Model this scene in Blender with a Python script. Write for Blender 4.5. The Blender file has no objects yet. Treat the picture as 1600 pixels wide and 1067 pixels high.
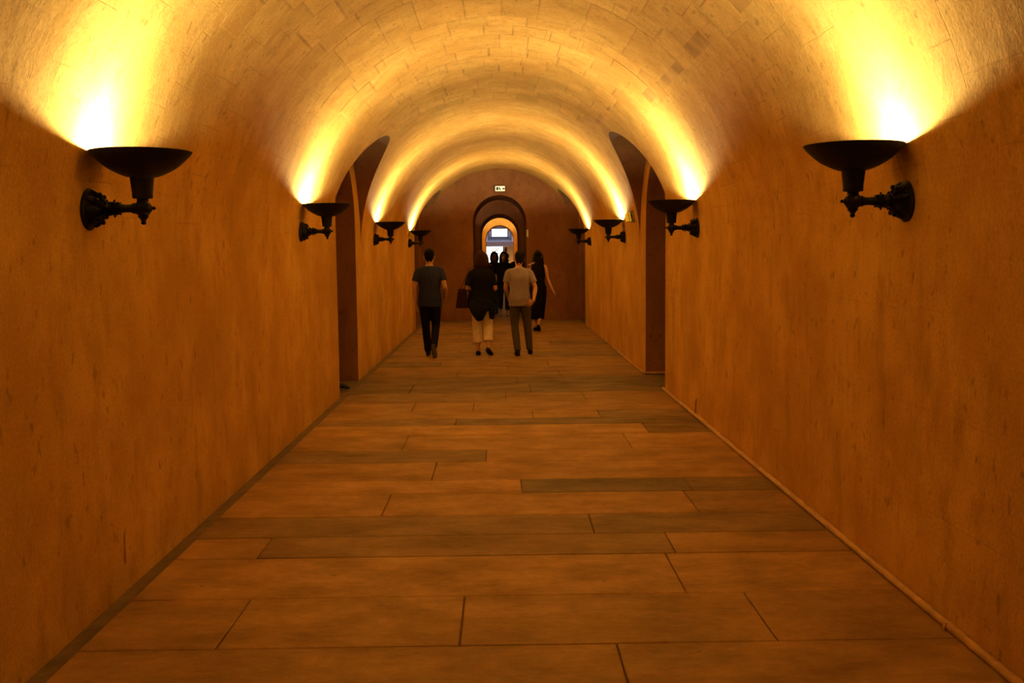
import bpy, bmesh, math, random
from mathutils import Vector, Matrix

R_ = math.radians
rng = random.Random(7)
scene = bpy.context.scene
COL = scene.collection

# ------------------------------------------------------------------ camera, world, exposure
CAM_H = 1.65
YAW, PITCH, ROLL = R_(0.626), R_(-4.954), R_(0.6)
fwd = Vector((math.sin(YAW)*math.cos(PITCH), math.cos(YAW)*math.cos(PITCH), math.sin(PITCH)))
rgt = Vector((math.cos(YAW), -math.sin(YAW), 0))
upv = rgt.cross(fwd)
r2 = rgt*math.cos(ROLL) - upv*math.sin(ROLL)
u2 = upv*math.cos(ROLL) + rgt*math.sin(ROLL)
cam_data = bpy.data.cameras.new('camera')
cam_data.sensor_width = 36.0
cam_data.lens = 36.0
cam_data.clip_end = 200
cam = bpy.data.objects.new('camera', cam_data)
COL.objects.link(cam)
M = Matrix((r2, u2, -fwd)).transposed().to_4x4()
M.translation = Vector((0, 0, CAM_H))
cam.matrix_world = M
scene.camera = cam

world = bpy.data.worlds.new('world')
world.use_nodes = True
world.node_tree.nodes['Background'].inputs[0].default_value = (0.9, 0.55, 0.3, 1)
world.node_tree.nodes['Background'].inputs[1].default_value = 0.0008
scene.world = world

vs = scene.view_settings
vs.view_transform = 'Standard'
vs.look = 'None'
vs.gamma = 1.0
vs.use_curve_mapping = False
vs.exposure = 0.06

LAMP_W = 132.0                       # watts in each sconce
SPOT_K = 2.6                        # beam thrown straight up by the bowl, against the bare bulb
LAMP_COL = (1.0, 0.94, 0.60)        # tungsten under a daylight white balance

# ------------------------------------------------------------------ helpers
def link(o, parent=None):
    COL.objects.link(o)
    if parent is not None:
        o.parent = parent
    return o

def tag(o, label=None, cat=None, group=None, kind=None):
    if label: o['label'] = label
    if cat: o['category'] = cat
    if group: o['group'] = group
    if kind: o['kind'] = kind
    return o

def empty(name, loc=(0, 0, 0), rz=0.0):
    o = bpy.data.objects.new(name, None)
    o.empty_display_size = 0.1
    o.location = loc
    o.rotation_euler = (0, 0, rz)
    return link(o)

class MB:
    """collects vertices and faces for one mesh"""
    def __init__(self):
        self.v = []; self.f = []
    def add(self, vs_, fs_):
        b = len(self.v)
        self.v += [tuple(p) for p in vs_]
        self.f += [tuple(b+i for i in f) for f in fs_]
        return self
    def box(self, lo, hi, m=None):
        x0, y0, z0 = lo; x1, y1, z1 = hi
        p = [Vector(q) for q in ((x0,y0,z0),(x1,y0,z0),(x1,y1,z0),(x0,y1,z0),(x0,y0,z1),(x1,y0,z1),(x1,y1,z1),(x0,y1,z1))]
        if m is not None: p = [m @ q for q in p]
        return self.add(p, [(3,2,1,0),(4,5,6,7),(0,1,5,4),(1,2,6,5),(2,3,7,6),(3,0,4,7)])
    def lathe(self, prof, n=32, axis='z', origin=(0,0,0), closed=False):
        """prof: (radius, height) list turned round an axis"""
        o = Vector(origin)
        vs_ = []
        for r, h in prof:
            for k in range(n):
                a = 2*math.pi*k/n
                c, s = math.cos(a)*r, math.sin(a)*r
                vs_.append(o + (Vector((c, s, h)) if axis == 'z' else Vector((h, c, s)) if axis == 'x' else Vector((s, h, c))))
        fs_ = []
        m = len(prof)
        for i in range(m-1 if not closed else m):
            j = (i+1) % m
            for k in range(n):
                k2 = (k+1) % n
                fs_.append((i*n+k, i*n+k2, j*n+k2, j*n+k))
        if not closed:
            fs_.append(tuple(reversed(range(n))))
            fs_.append(tuple((m-1)*n+k for k in range(n)))
        return self.add(vs_, fs_)
    def tube(self, pts, rad, n=10, sub=3, ref=(1,0,0), cap=0.45):
        """smooth tube through pts; rad: number or (half width along ref, other half width) for each point"""
        P = [Vector(p) for p in pts]
        Rd = [(r, r) if not isinstance(r, (tuple, list)) else tuple(r) for r in rad]
        path = []; rr = []
        def cr(a, b, c, d, t):
            return 0.5*((2*b) + (c-a)*t + (2*a-5*b+4*c-d)*t*t + (3*b-a-3*c+d)*t*t*t)
        for i in range(len(P)-1):
            a = P[max(i-1, 0)]; b = P[i]; c = P[i+1]; d = P[min(i+2, len(P)-1)]
            ra = Rd[max(i-1, 0)]; rb = Rd[i]; rc = Rd[i+1]; rd = Rd[min(i+2, len(P)-1)]
            for k in range(sub):
                t = k/sub
                path.append(cr(a, b, c, d, t))
                rr.append(tuple(max(1e-4, cr(ra[q], rb[q], rc[q], rd[q], t)) for q in (0, 1)))
        path.append(P[-1]); rr.append(Rd[-1])
        t0 = (path[1]-path[0]).normalized(); t1 = (path[-1]-path[-2]).normalized()
        e0 = sum(rr[0])/2*cap; e1 = sum(rr[-1])/2*cap
        path = [path[0]-t0*e0] + path + [path[-1]+t1*e1]
        rr = [(rr[0][0]*.62, rr[0][1]*.62)] + rr + [(rr[-1][0]*.62, rr[-1][1]*.62)]
        ref = Vector(ref); rings = []
        for i, p in enumerate(path):
            t = (path[min(i+1, len(path)-1)] - path[max(i-1, 0)]).normalized()
            u = ref - t*ref.dot(t)
            if u.length < 0.15:
                alt = Vector((0, 1, 0)); u = alt - t*alt.dot(t)
            u.normalize(); w = t.cross(u)
            rings.append([p + u*math.cos(2*math.pi*k/n)*rr[i][0] + w*math.sin(2*math.pi*k/n)*rr[i][1] for k in range(n)])
        vs_ = [q for r in rings for q in r]; fs_ = []
        for i in range(len(rings)-1):
            for k in range(n):
                fs_.append((i*n+k, i*n+(k+1) % n, (i+1)*n+(k+1) % n, (i+1)*n+k))
        fs_.append(tuple(reversed(range(n)))); fs_.append(tuple((len(rings)-1)*n+k for k in range(n)))
        return self.add(vs_, fs_)
    def ball(self, c, r, nu=10, nv=6):
        rx, ry, rz = (r, r, r) if not isinstance(r, (tuple, list)) else r
        prof = []
        vs_ = [Vector(c)+Vector((0,0,-rz))]
        for j in range(1, nv):
            a = -math.pi/2 + math.pi*j/nv
            for k in range(nu):
                b = 2*math.pi*k/nu
                vs_.append(Vector(c)+Vector((rx*math.cos(a)*math.cos(b), ry*math.cos(a)*math.sin(b), rz*math.sin(a))))
        vs_.append(Vector(c)+Vector((0,0,rz)))
        fs_ = [(0, 1+(k+1) % nu, 1+k) for k in range(nu)]
        for j in range(nv-2):
            for k in range(nu):
                a = 1+j*nu+k; b = 1+j*nu+(k+1) % nu
                fs_.append((a, b, b+nu, a+nu))
        top = len(vs_)-1; b0 = 1+(nv-2)*nu
        fs_ += [(b0+k, b0+(k+1) % nu, top) for k in range(nu)]
        return self.add(vs_, fs_)
    def prism(self, outline, a, b, axis='y'):
        """outline in the two other axes, pushed from a to b along axis"""
        n = len(outline)
        def pt(p, q):
            return (p[0], q, p[1]) if axis == 'y' else (q, p[0], p[1]) if axis == 'x' else (p[0], p[1], q)
        vs_ = [pt(p, a) for p in outline] + [pt(p, b) for p in outline]
        fs_ = [tuple(range(n)), tuple(reversed(range(n, 2*n)))]
        fs_ += [(k, n+k, n+(k+1) % n, (k+1) % n) for k in range(n)]
        return self.add(vs_, fs_)
    def mesh(self, name, mat=None, smooth=False):
        me = bpy.data.meshes.new(name)
        me.from_pydata(self.v, [], self.f)
        bm = bmesh.new(); bm.from_mesh(me)
        bmesh.ops.recalc_face_normals(bm, faces=bm.faces)
        bm.to_mesh(me); bm.free()
        if smooth:
            for p in me.polygons: p.use_smooth = True
        if mat: me.materials.append(mat)
        return me
    def build(self, name, mat=None, parent=None, smooth=False):
        return link(bpy.data.objects.new(name, self.mesh(name, mat, smooth)), parent)

def bake(o):
    """apply an object's modifiers"""
    dg = bpy.context.evaluated_depsgraph_get()
    me = bpy.data.meshes.new_from_object(o.evaluated_get(dg))
    o.modifiers.clear()
    o.data = me
    return o

def remesh(mb, name, mat, parent, voxel, smooth_it=4):
    o = mb.build(name, mat, parent)
    m = o.modifiers.new('r', 'REMESH'); m.mode = 'VOXEL'; m.voxel_size = voxel; m.use_smooth_shade = True
    s = o.modifiers.new('s', 'SMOOTH'); s.factor = 0.5; s.iterations = smooth_it
    return bake(o)

def sharp_smooth(me, deg=35):
    for p in me.polygons: p.use_smooth = True
    me.set_sharp_from_angle(angle=R_(deg))

# ------------------------------------------------------------------ materials
def new_mat(name):
    m = bpy.data.materials.new(name); m.use_nodes = True
    nt = m.node_tree
    return m, nt, nt.nodes['Principled BSDF']

def N(nt, t, **kw):
    n = nt.nodes.new(t)
    for k, v in kw.items(): setattr(n, k, v)
    return n

def noise(nt, vec, scale, detail=6, rough=.6):
    n = N(nt, 'ShaderNodeTexNoise'); n.inputs['Scale'].default_value = scale
    n.inputs['Detail'].default_value = detail; n.inputs['Roughness'].default_value = rough
    nt.links.new(vec, n.inputs['Vector'])
    return n.outputs['Fac']

def ramp(nt, fac, a, b, ca=(0,0,0,1), cb=(1,1,1,1)):
    r = N(nt, 'ShaderNodeValToRGB'); e = r.color_ramp.elements
    e[0].position = a; e[1].position = b; e[0].color = ca; e[1].color = cb
    nt.links.new(fac, r.inputs[0])
    return r.outputs[0]

def mix(nt, fac, a, b, mode='MIX'):
    n = N(nt, 'ShaderNodeMix', data_type='RGBA', blend_type=mode)
    for i, v in ((0, fac), (6, a), (7, b)):
        if isinstance(v, (int, float)): n.inputs[i].default_value = v
        elif isinstance(v, tuple): n.inputs[i].default_value = v if len(v) == 4 else v+(1,)
        else: nt.links.new(v, n.inputs[i])
    return n.outputs[2]

def mth(nt, op, a, b=0.0):
    n = N(nt, 'ShaderNodeMath', operation=op)
    for i, v in ((0, a), (1, b)):
        if isinstance(v, (int, float)): n.inputs[i].default_value = v
        else: nt.links.new(v, n.inputs[i])
    return n.outputs[0]

def scaled(nt, vec, s):
    n = N(nt, 'ShaderNodeVectorMath', operation='MULTIPLY'); n.inputs[1].default_value = s
    nt.links.new(vec, n.inputs[0])
    return n.outputs[0]

SPRING, RAD = 1.75, 1.95

def stone_mat(name, base, dark, mode='wall', vary=0.0, rough=.95, bump=.55):
    """limewashed limestone: blotches, runs, pits and faint courses"""
    m, nt, bs = new_mat(name)
    geo = N(nt, 'ShaderNodeNewGeometry'); pos = geo.outputs['Position']
    big = noise(nt, pos, 1.1, 6, .62)
    mid = noise(nt, scaled(nt, pos, (1, 1, .6)), 6.0, 8, .68)
    fine = noise(nt, pos, 60, 4, .7)
    runs = noise(nt, scaled(nt, pos, (2.4, 2.4, .7)), 1.9, 6, .68)
    pits = noise(nt, scaled(nt, pos, (1, 1, .6)), 16, 3, .55)
    c = mix(nt, ramp(nt, big, .38, .66), dark, base)
    c = mix(nt, mth(nt, 'MULTIPLY', ramp(nt, mid, .50, .66), .75), c, dark)
    c = mix(nt, mth(nt, 'MULTIPLY', ramp(nt, runs, .54, .70), .42), c, tuple(x*.62 for x in dark[:3]))
    c = mix(nt, mth(nt, 'MULTIPLY', ramp(nt, pits, .63, .70), .55), c, tuple(x*.5 for x in dark[:3]))
    c = mix(nt, .55, c, ramp(nt, fine, .25, .8, (.55,.55,.55,1), (1.2,1.2,1.2,1)), 'MULTIPLY')
    if vary:
        oi = N(nt, 'ShaderNodeObjectInfo')
        lo = 1-vary
        c = mix(nt, 1.0, c, ramp(nt, oi.outputs['Random'], 0, 1, (lo, lo, lo*.97, 1), (1.08, 1.07, 1.05, 1)), 'MULTIPLY')
    # faint joints
    sx = N(nt, 'ShaderNodeSeparateXYZ'); nt.links.new(pos, sx.inputs[0])
    cb = N(nt, 'ShaderNodeCombineXYZ')
    if mode == 'vault':
        ang = mth(nt, 'ARCTAN2', sx.outputs[0], mth(nt, 'SUBTRACT', sx.outputs[2], SPRING))
        nt.links.new(mth(nt, 'MULTIPLY', ang, RAD), cb.inputs[0])
        nt.links.new(sx.outputs[1], cb.inputs[1])
        bw, bh = .31, .52
    elif mode == 'side':
        nt.links.new(sx.outputs[1], cb.inputs[0]); nt.links.new(sx.outputs[2], cb.inputs[1]); bw, bh = 1.1, .46
    else:
        nt.links.new(sx.outputs[0], cb.inputs[0]); nt.links.new(sx.outputs[2], cb.inputs[1]); bw, bh = .8, .34
    br = N(nt, 'ShaderNodeTexBrick')
    br.inputs['Scale'].default_value = 1.0; br.inputs['Brick Width'].default_value = bw; br.inputs['Row Height'].default_value = bh
    br.inputs['Mortar Size'].default_value = .006; br.inputs['Mortar Smooth'].default_value = .6
    warp = N(nt, 'ShaderNodeVectorMath', operation='MULTIPLY_ADD')
    nz = N(nt, 'ShaderNodeTexNoise'); nz.inputs['Scale'].default_value = 3
    nt.links.new(pos, nz.inputs['Vector'])
    nt.links.new(nz.outputs['Color'], warp.inputs[0]); warp.inputs[1].default_value = (.03, .03, 0)
    nt.links.new(cb.outputs[0], warp.inputs[2]); nt.links.new(warp.outputs[0], br.inputs['Vector'])
    jm = mth(nt, 'MULTIPLY', br.outputs['Fac'], ramp(nt, big, .42, .6))
    amt = {'vault': .30, 'side': .10, 'wall': .22}[mode]
    c = mix(nt, mth(nt, 'MULTIPLY', jm, amt), c, tuple(x*.55 for x in dark[:3]))
    nt.links.new(c, bs.inputs['Base Color'])
    bs.inputs['Roughness'].default_value = rough
    bs.inputs['Specular IOR Level'].default_value = .03
    h = mth(nt, 'ADD', mth(nt, 'MULTIPLY', mid, .9), mth(nt, 'MULTIPLY', fine, .25))
    h = mth(nt, 'SUBTRACT', h, mth(nt, 'MULTIPLY', jm, {'wall': .3, 'side': .10, 'vault': .10}[mode]))
    bp = N(nt, 'ShaderNodeBump'); bp.inputs['Strength'].default_value = bump; bp.inputs['Distance'].default_value = .02
    nt.links.new(h, bp.inputs['Height']); nt.links.new(bp.outputs[0], bs.inputs['Normal'])
    return m

def slab_mat(name):
    """worn limestone paving; the slab's own tone comes from the object colour"""
    m, nt, bs = new_mat(name)
    geo = N(nt, 'ShaderNodeNewGeometry'); pos = geo.outputs['Position']
    oi = N(nt, 'ShaderNodeObjectInfo')
    smear = noise(nt, scaled(nt, pos, (.8, 1.3, 1)), 2.6, 8, .66)
    grain = noise(nt, scaled(nt, pos, (.55, 1, 1)), 26, 6, .72)
    fine = noise(nt, pos, 120, 3, .7)
    spots = noise(nt, pos, 13, 2, .5)
    c = mix(nt, .75, oi.outputs['Color'], ramp(nt, smear, .3, .66, (.42,.40,.38,1), (1.15,1.15,1.12,1)), 'MULTIPLY')
    c = mix(nt, .6, c, ramp(nt, grain, .3, .75, (.62,.62,.62,1), (1.15,1.15,1.15,1)), 'MULTIPLY')
    c = mix(nt, .5, c, ramp(nt, fine, .3, .75, (.6,.6,.6,1), (1.15,1.15,1.15,1)), 'MULTIPLY')
    c = mix(nt, mth(nt, 'MULTIPLY', ramp(nt, spots, .74, .79), .6), c, (.06,.04,.03))
    nt.links.new(c, bs.inputs['Base Color'])
    nt.links.new(ramp(nt, smear, .3, .7, (.62,)*3+(1,), (.46,)*3+(1,)), bs.inputs['Roughness'])
    bs.inputs['Specular IOR Level'].default_value = .12
    bp = N(nt, 'ShaderNodeBump'); bp.inputs['Strength'].default_value = .25; bp.inputs['Distance'].default_value = .006
    nt.links.new(mth(nt, 'ADD', smear, mth(nt, 'MULTIPLY', grain, .4)), bp.inputs['Height'])
    nt.links.new(bp.outputs[0], bs.inputs['Normal'])
    return m

def plain(name, col, rough=.6, metal=0.0, var=.15, scale=20, spec=.5):
    m, nt, bs = new_mat(name)
    tc = N(nt, 'ShaderNodeTexCoord')
    f = noise(nt, tc.outputs['Object'], scale, 4, .6)
    lo = tuple(x*(1-var) for x in col)+(1,); hi = tuple(min(1, x*(1+var)) for x in col)+(1,)
    nt.links.new(ramp(nt, f, .3, .7, lo, hi), bs.inputs['Base Color'])
    bs.inputs['Roughness'].default_value = rough; bs.inputs['Metallic'].default_value = metal
    bs.inputs['Specular IOR Level'].default_value = spec
    return m

def cloth(name, col, scale=45):
    m = plain(name, col, .95, 0, .18, scale, .02)
    nt = m.node_tree; bs = nt.nodes['Principled BSDF']
    tc = N(nt, 'ShaderNodeTexCoord')
    bp = N(nt, 'ShaderNodeBump'); bp.inputs['Strength'].default_value = .5; bp.inputs['Distance'].default_value = .02
    nt.links.new(noise(nt, scaled(nt, tc.outputs['Object'], (1, 1, .5)), 14, 3, .5), bp.inputs['Height'])
    nt.links.new(bp.outputs[0], bs.inputs['Normal'])
    return m

def glow(name, col, strength):
    m, nt, bs = new_mat(name)
    bs.inputs['Base Color'].default_value = col+(1,)
    bs.inputs['Emission Color'].default_value = col+(1,)
    bs.inputs['Emission Strength'].default_value = strength
    return m

S_BASE, S_DARK = (.85, .495, .125, 1), (.64, .335, .072, 1)
M_VAULT = stone_mat('vault_limestone', S_BASE, S_DARK, 'vault')
M_BLOCK = stone_mat('vault_block_limestone', S_BASE, S_DARK, 'vault', vary=.07, bump=.8)
M_SIDE = stone_mat('side_wall_limestone', S_BASE, S_DARK, 'side')
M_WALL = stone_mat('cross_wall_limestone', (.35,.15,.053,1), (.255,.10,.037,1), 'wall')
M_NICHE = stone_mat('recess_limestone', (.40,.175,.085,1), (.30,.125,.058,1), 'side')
M_LUN_SHADE = stone_mat('lunette_shaded_limestone', (.34,.165,.06,1), (.25,.115,.042,1), 'side')  # lunette curve faces away from the lamps; that shade is put into its colour
M_MORTAR = plain('vault_mortar', (.52,.28,.072), .95, 0, .4, 2.2, .02)
M_SLAB = slab_mat('paving_limestone')
M_GROUT = plain('paving_joint', (.16,.08,.028), .95)
M_GUTTER = plain('gutter_grime', (.20,.13,.07), .85, 0, .3, 9)
M_BRONZE = plain('blackened_bronze', (.010,.008,.007), .5, .3, .4, 30, .2)
M_ENAMEL = plain('bowl_lining', (.75,.68,.55), .5)
M_PIPE = plain('conduit_paint', (.66,.38,.14), .5, 0, .2, 12)
M_BULB = glow('halogen_bulb', (1.0,.78,.45), 30)

# ------------------------------------------------------------------ large structure: tunnel, cross walls, floor
YF, Y0, Y1 = -.9, 0.8, 25.2
THICK = 2.4

def arch_outline(half, spring, n=24, base=0.0, rad=None):
    r = rad if rad else half
    return [(-half, base)] + [(-r*math.cos(math.pi*k/n), spring + r*math.sin(math.pi*k/n)) for k in range(n+1)] + [(half, base)]

def cutter(outline, x0, x1, mats):
    o = MB().prism(outline, x0, x1, 'x').build('cutter')
    for m_ in mats: o.data.materials.append(m_)
    for p in o.data.polygons:
        p.material_index = 1 if abs(p.normal.x) > .9 else 0
    return o

def cut(o, cutters):
    for c in cutters:
        m = o.modifiers.new('b', 'BOOLEAN'); m.operation = 'DIFFERENCE'; m.solver = 'EXACT'; m.object = c; m.material_mode = 'TRANSFER'
    return bake(o)

def vault_solid(y0, y1, n=120):
    out = RAD + THICK
    pr = [(-RAD*math.cos(math.pi*k/n), SPRING + RAD*math.sin(math.pi*k/n)) for k in range(n+1)]
    ring = pr + [(out, SPRING), (out, SPRING+RAD+.7), (-out, SPRING+RAD+.7), (-out, SPRING)]
    mb = MB(); m = len(ring)
    mb.add([(x, y0, z) for x, z in ring] + [(x, y1, z) for x, z in ring],
           [tuple(range(m)), tuple(reversed(range(m, 2*m)))] + [(k, m+k, m+(k+1) % m, (k+1) % m) for k in range(m)])
    return mb

# side recesses: (side, centre along the passage)
DOOR_HALF, DOOR_SPRING = .82, 2.03
LUN_R = 1.38
niches = [(-1, 13.10), (1, 12.90), (-1, 24.35), (1, 24.35)]
cut_side = {-1: [], 1: []}; cut_lun = []
for s, yc in niches:
    door = [(yc+a, z) for a, z in arch_outline(DOOR_HALF, DOOR_SPRING, 28, -.02 if s > 0 else -.09)]
    x0, x1 = (s*1.90, s*3.55)
    cut_side[s].append(cutter(door, min(x0, x1), max(x0, x1), (M_NICHE, M_NICHE)))
    lun = [(yc+a, z) for a, z in arch_outline(LUN_R, SPRING, 40, SPRING-.02)]
    x0, x1 = (s*.7, s*1.951)
    cut_lun.append(cutter(lun, min(x0, x1), max(x0, x1), (M_LUN_SHADE, M_SIDE)))

ceiling = vault_solid(Y0, Y1).build('ceiling', M_VAULT)
cut(ceiling, cut_side[-1] + cut_side[1] + cut_lun)
tag(ceiling, 'round barrel vault of limewashed stone over the passage', kind='structure')
wl = MB().box((-RAD-THICK, Y0, -.12), (-RAD, Y1, SPRING)).build('wall_left', M_SIDE)
cut(wl, cut_side[-1]); tag(wl, 'orange-lit plastered stone wall on the left', kind='structure')
wr = MB().box((RAD, Y0, -.12), (RAD+THICK, Y1, SPRING)).build('wall_right', M_SIDE)
cut(wr, cut_side[1]); tag(wr, 'orange-lit plastered stone wall on the right with a conduit at its foot', kind='structure')
for c in cut_side[-1] + cut_side[1] + cut_lun:
    me = c.data; bpy.data.objects.remove(c); bpy.data.meshes.remove(me)

def cross_wall(name, y0, y1, half, spring, label, mat=M_WALL):
    inner = arch_outline(half, spring, 32)
    W, Ht = RAD+.6, SPRING+RAD+.5
    outer = []
    for x, z in inner:
        if z <= spring: outer.append((math.copysign(W, x), z if z > 0 else 0.0))
        else:
            a = math.atan2(z-spring, x)
            t = min(W/abs(math.cos(a)) if abs(math.cos(a)) > 1e-6 else 1e9, (Ht-spring)/math.sin(a) if math.sin(a) > 1e-6 else 1e9)
            outer.append((t*math.cos(a), spring+t*math.sin(a)))
    mb = MB(); n = len(inner)
    mb.v = [(x, y0, z) for x, z in inner] + [(x, y0, z) for x, z in outer] + [(x, y1, z) for x, z in inner] + [(x, y1, z) for x, z in outer]
    for k in range(n-1):
        mb.f += [(k, k+1, n+k+1, n+k), (2*n+k+1, 2*n+k, 3*n+k, 3*n+k+1), (k+1, k, 2*n+k, 2*n+k+1), (n+k, n+k+1, 3*n+k+1, 3*n+k)]
    # corner fills so that the outline reaches the square corners
    o = mb.build(name, mat)
    return tag(o, label, kind='structure')

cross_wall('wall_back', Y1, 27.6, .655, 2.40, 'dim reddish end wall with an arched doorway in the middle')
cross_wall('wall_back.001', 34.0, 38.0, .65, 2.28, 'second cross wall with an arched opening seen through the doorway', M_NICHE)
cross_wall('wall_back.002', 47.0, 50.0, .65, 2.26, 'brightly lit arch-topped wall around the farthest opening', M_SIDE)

for i, (a, b) in enumerate(((27.6, 34.0), (38.0, 47.0))):
    c = vault_solid(a, b, 48).build('ceiling', M_VAULT); tag(c, ['vault of the dim room behind the end wall', 'vault of the lit passage beyond the dim room'][i], kind='structure')
    for s, nm in ((-1, 'wall_left'), (1, 'wall_right')):
        w = MB().box((min(s*RAD, s*(RAD+.6)), a, -.1), (max(s*RAD, s*(RAD+.6)), b, SPRING)).build(nm, M_SIDE)
        tag(w, ['side wall of the dim room behind the end wall', 'side wall of the lit passage beyond the dim room'][i], kind='structure')

# floor bed (joint colour) with a sunken gutter on the left, slabs laid on it as pieces
fl = MB()
fl.box((-1.80, YF, -.12), (3.6, 60, -.012))
fl.box((-3.6, 27.6, -.12), (-1.80, 60, -.012))
floor = fl.build('floor', M_GROUT); tag(floor, 'worn limestone paving laid in rows across the passage', kind='structure')
gut = MB().prism([(-3.6, -.14), (-1.80, -.14), (-1.80, -.045), (-1.95, -.072), (-3.6, -.072)], Y0, Y1, 'y').build('floor_gutter', M_GUTTER)
tag(gut, 'dark sunken gutter along the foot of the left wall', kind='structure')

T0 = (.54, .295, .10)
def tone(k, grey=0.0):
    g = sum(T0)/3
    return tuple((c*(1-grey)+g*grey)*k for c in T0) + (1,)
def slab_mesh(w, l, seed):
    q = random.Random(seed); mb = MB(); e = .005
    j = [q.uniform(-.002, .002) for _ in range(4)]
    p = [(-w/2, -l/2), (w/2, -l/2), (w/2, l/2), (-w/2, l/2)]
    p = [(x + j[k], y + j[-k]) for k, (x, y) in enumerate(p)]
    pi = [(x - math.copysign(e, x), y - math.copysign(e, y)) for x, y in p]
    mb.v = [(x, y, -.03) for x, y in p] + [(x, y, -.004) for x, y in p] + [(x, y, 0) for x, y in pi]
    mb.f = [(3, 2, 1, 0), (8, 9, 10, 11)]
    for a in (0, 4):
        for k in range(4): mb.f.append((a+k, a+(k+1) % 4, a+4+(k+1) % 4, a+4+k))
    return mb.mesh('slab', M_SLAB)
# rows: (far edge, [joints], {slab index: (tone, grey)}, (base tone))
rows = [
    (-.35, [.3]), (.25, [-1.0, .6]), (.9, [-.2, 1.2]), (1.5, [-.9, .4]), (2.1, [.1, 1.3]), (2.75, [-1.1, .2]), (3.4, [-.5, 1.0]),
    (4.20, [.475]),
    (4.83, [-1.22, -.19, 1.165], {}, .98),
    (5.49, [.89], {}, 1.06),
    (5.90, [-1.355, .95], {1: (.80, .15)}, .97),
    (6.36, [.54], {0: (.74, .2), 1: (.72, .25)}),
    (6.95, [-.77, 1.25], {2: (.86, .15)}, 1.04),
    (7.37, [.135, 1.32], {1: (.60, .4), 2: (.66, .3)}, 1.08),
    (8.03, [-.52], {0: (.96, .05)}, 1.05),
    (8.53, [-.13], {0: (.70, .3)}, 1.02),
    (9.23, [-.85, 1.1], {0: (.92, .1)}, 1.05),
    (9.76, [1.35], {1: (.62, .3)}, 1.04),
    (10.15, [-.45], {1: (.58, .35), 0: (.78, .3)}),
    (10.65, [.32, 1.0], {2: (.72, .3)}, .95),
    (11.28, [-.95, -.30], {}, .90),
    (12.05, [.05, .95], {0: (.80, .2)}, .86),
    (12.85, [-1.1, .35], {0: (.66, .3), 1: (.72, .3), 2: (.68, .35)}),
    (13.60, [.2], {0: (.70, .3), 1: (.60, .35)}),
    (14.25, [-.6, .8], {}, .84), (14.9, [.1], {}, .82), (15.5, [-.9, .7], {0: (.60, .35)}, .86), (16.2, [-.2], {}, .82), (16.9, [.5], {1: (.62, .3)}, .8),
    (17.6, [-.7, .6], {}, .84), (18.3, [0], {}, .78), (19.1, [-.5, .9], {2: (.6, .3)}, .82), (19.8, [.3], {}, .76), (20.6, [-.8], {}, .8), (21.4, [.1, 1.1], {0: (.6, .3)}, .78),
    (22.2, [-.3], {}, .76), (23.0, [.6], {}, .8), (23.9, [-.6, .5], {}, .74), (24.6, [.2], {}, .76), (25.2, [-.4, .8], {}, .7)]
prev = -.9
for ri, row in enumerate(rows):
    y1, js = row[0], row[1]
    tones = row[2] if len(row) > 2 else {}
    base = row[3] if len(row) > 3 else .95
    xs = [-1.80] + list(js) + [1.946]
    for si in range(len(xs)-1):
        w = xs[si+1]-xs[si]-(.010 if ri == 8 and si in (1, 2) else .006); l = y1-prev-.006
        o = bpy.data.objects.new('slab', slab_mesh(w, l, ri*11+si))
        o.location = ((xs[si]+xs[si+1])/2, (y1+prev)/2, rng.uniform(-.002, .001))
        k, g = tones.get(si, (base*rng.uniform(.93, 1.06), .06))
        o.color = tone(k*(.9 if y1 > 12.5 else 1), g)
        link(o, floor)
    prev = y1
# slabs in the side recesses and in the rooms beyond, one row each
for s, yc in niches:
    if s > 0:
        for k in range(2):
            o = bpy.data.objects.new('slab', slab_mesh(.79, 2*DOOR_HALF-.01, 300+k))
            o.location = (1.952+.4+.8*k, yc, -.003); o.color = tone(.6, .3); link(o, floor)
for k in range(20):
    ya = 25.2 + k*1.6
    hw = .65 if (ya < 27.5 or 34 <= ya < 38 or ya >= 47) else 1.95
    o = bpy.data.objects.new('slab', slab_mesh(2*hw, 1.59, 340+k))
    o.location = (0, ya+.8, -.004); o.color = tone(.8, .2); link(o, floor)

# rings of vault stones, proud of the bed by a few millimetres
def block_mesh(arc, l, seed, segs=3):
    q = random.Random(seed); mb = MB()
    g = .004; da = arc/RAD
    r_in, r_e, r_out = RAD-.0026, RAD-.0006, RAD+.01
    ring = []
    jit = [q.uniform(-.010, .010) for _ in range(4)]
    for r, sh in ((r_out, g), (r_e, g), (r_in, g+.014)):
        for yy, jy in ((-1, 0), (1, 1)):
            for k in range(segs+1):
                a = -da/2 + da*k/segs
                a = max(-da/2+sh/RAD, min(da/2-sh/RAD, a))
                y = yy*(l/2-sh) + (jit[jy*2]*(k/segs-.5))
                ring.append((r*math.sin(a), y, r*math.cos(a)))
    n = segs+1
    mb.v = ring
    def id_(lv, side, k): return lv*2*n + side*n + k
    for k in range(segs):
        mb.f.append((id_(2,0,k), id_(2,0,k+1), id_(2,1,k+1), id_(2,1,k)))
    for lv in (0, 1):
        for k in range(segs):
            mb.f.append((id_(lv,0,k), id_(lv,0,k+1), id_(lv+1,0,k+1), id_(lv+1,0,k)))
            mb.f.append((id_(lv,1,k), id_(lv,1,k+1), id_(lv+1,1,k+1), id_(lv+1,1,k)))
        mb.f.append((id_(lv,0,0), id_(lv,1,0), id_(lv+1,1,0), id_(lv+1,0,0)))
        mb.f.append((id_(lv,0,segs), id_(lv,1,segs), id_(lv+1,1,segs), id_(lv+1,0,segs)))
    return mb.mesh('stone_block', M_BLOCK)
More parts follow.
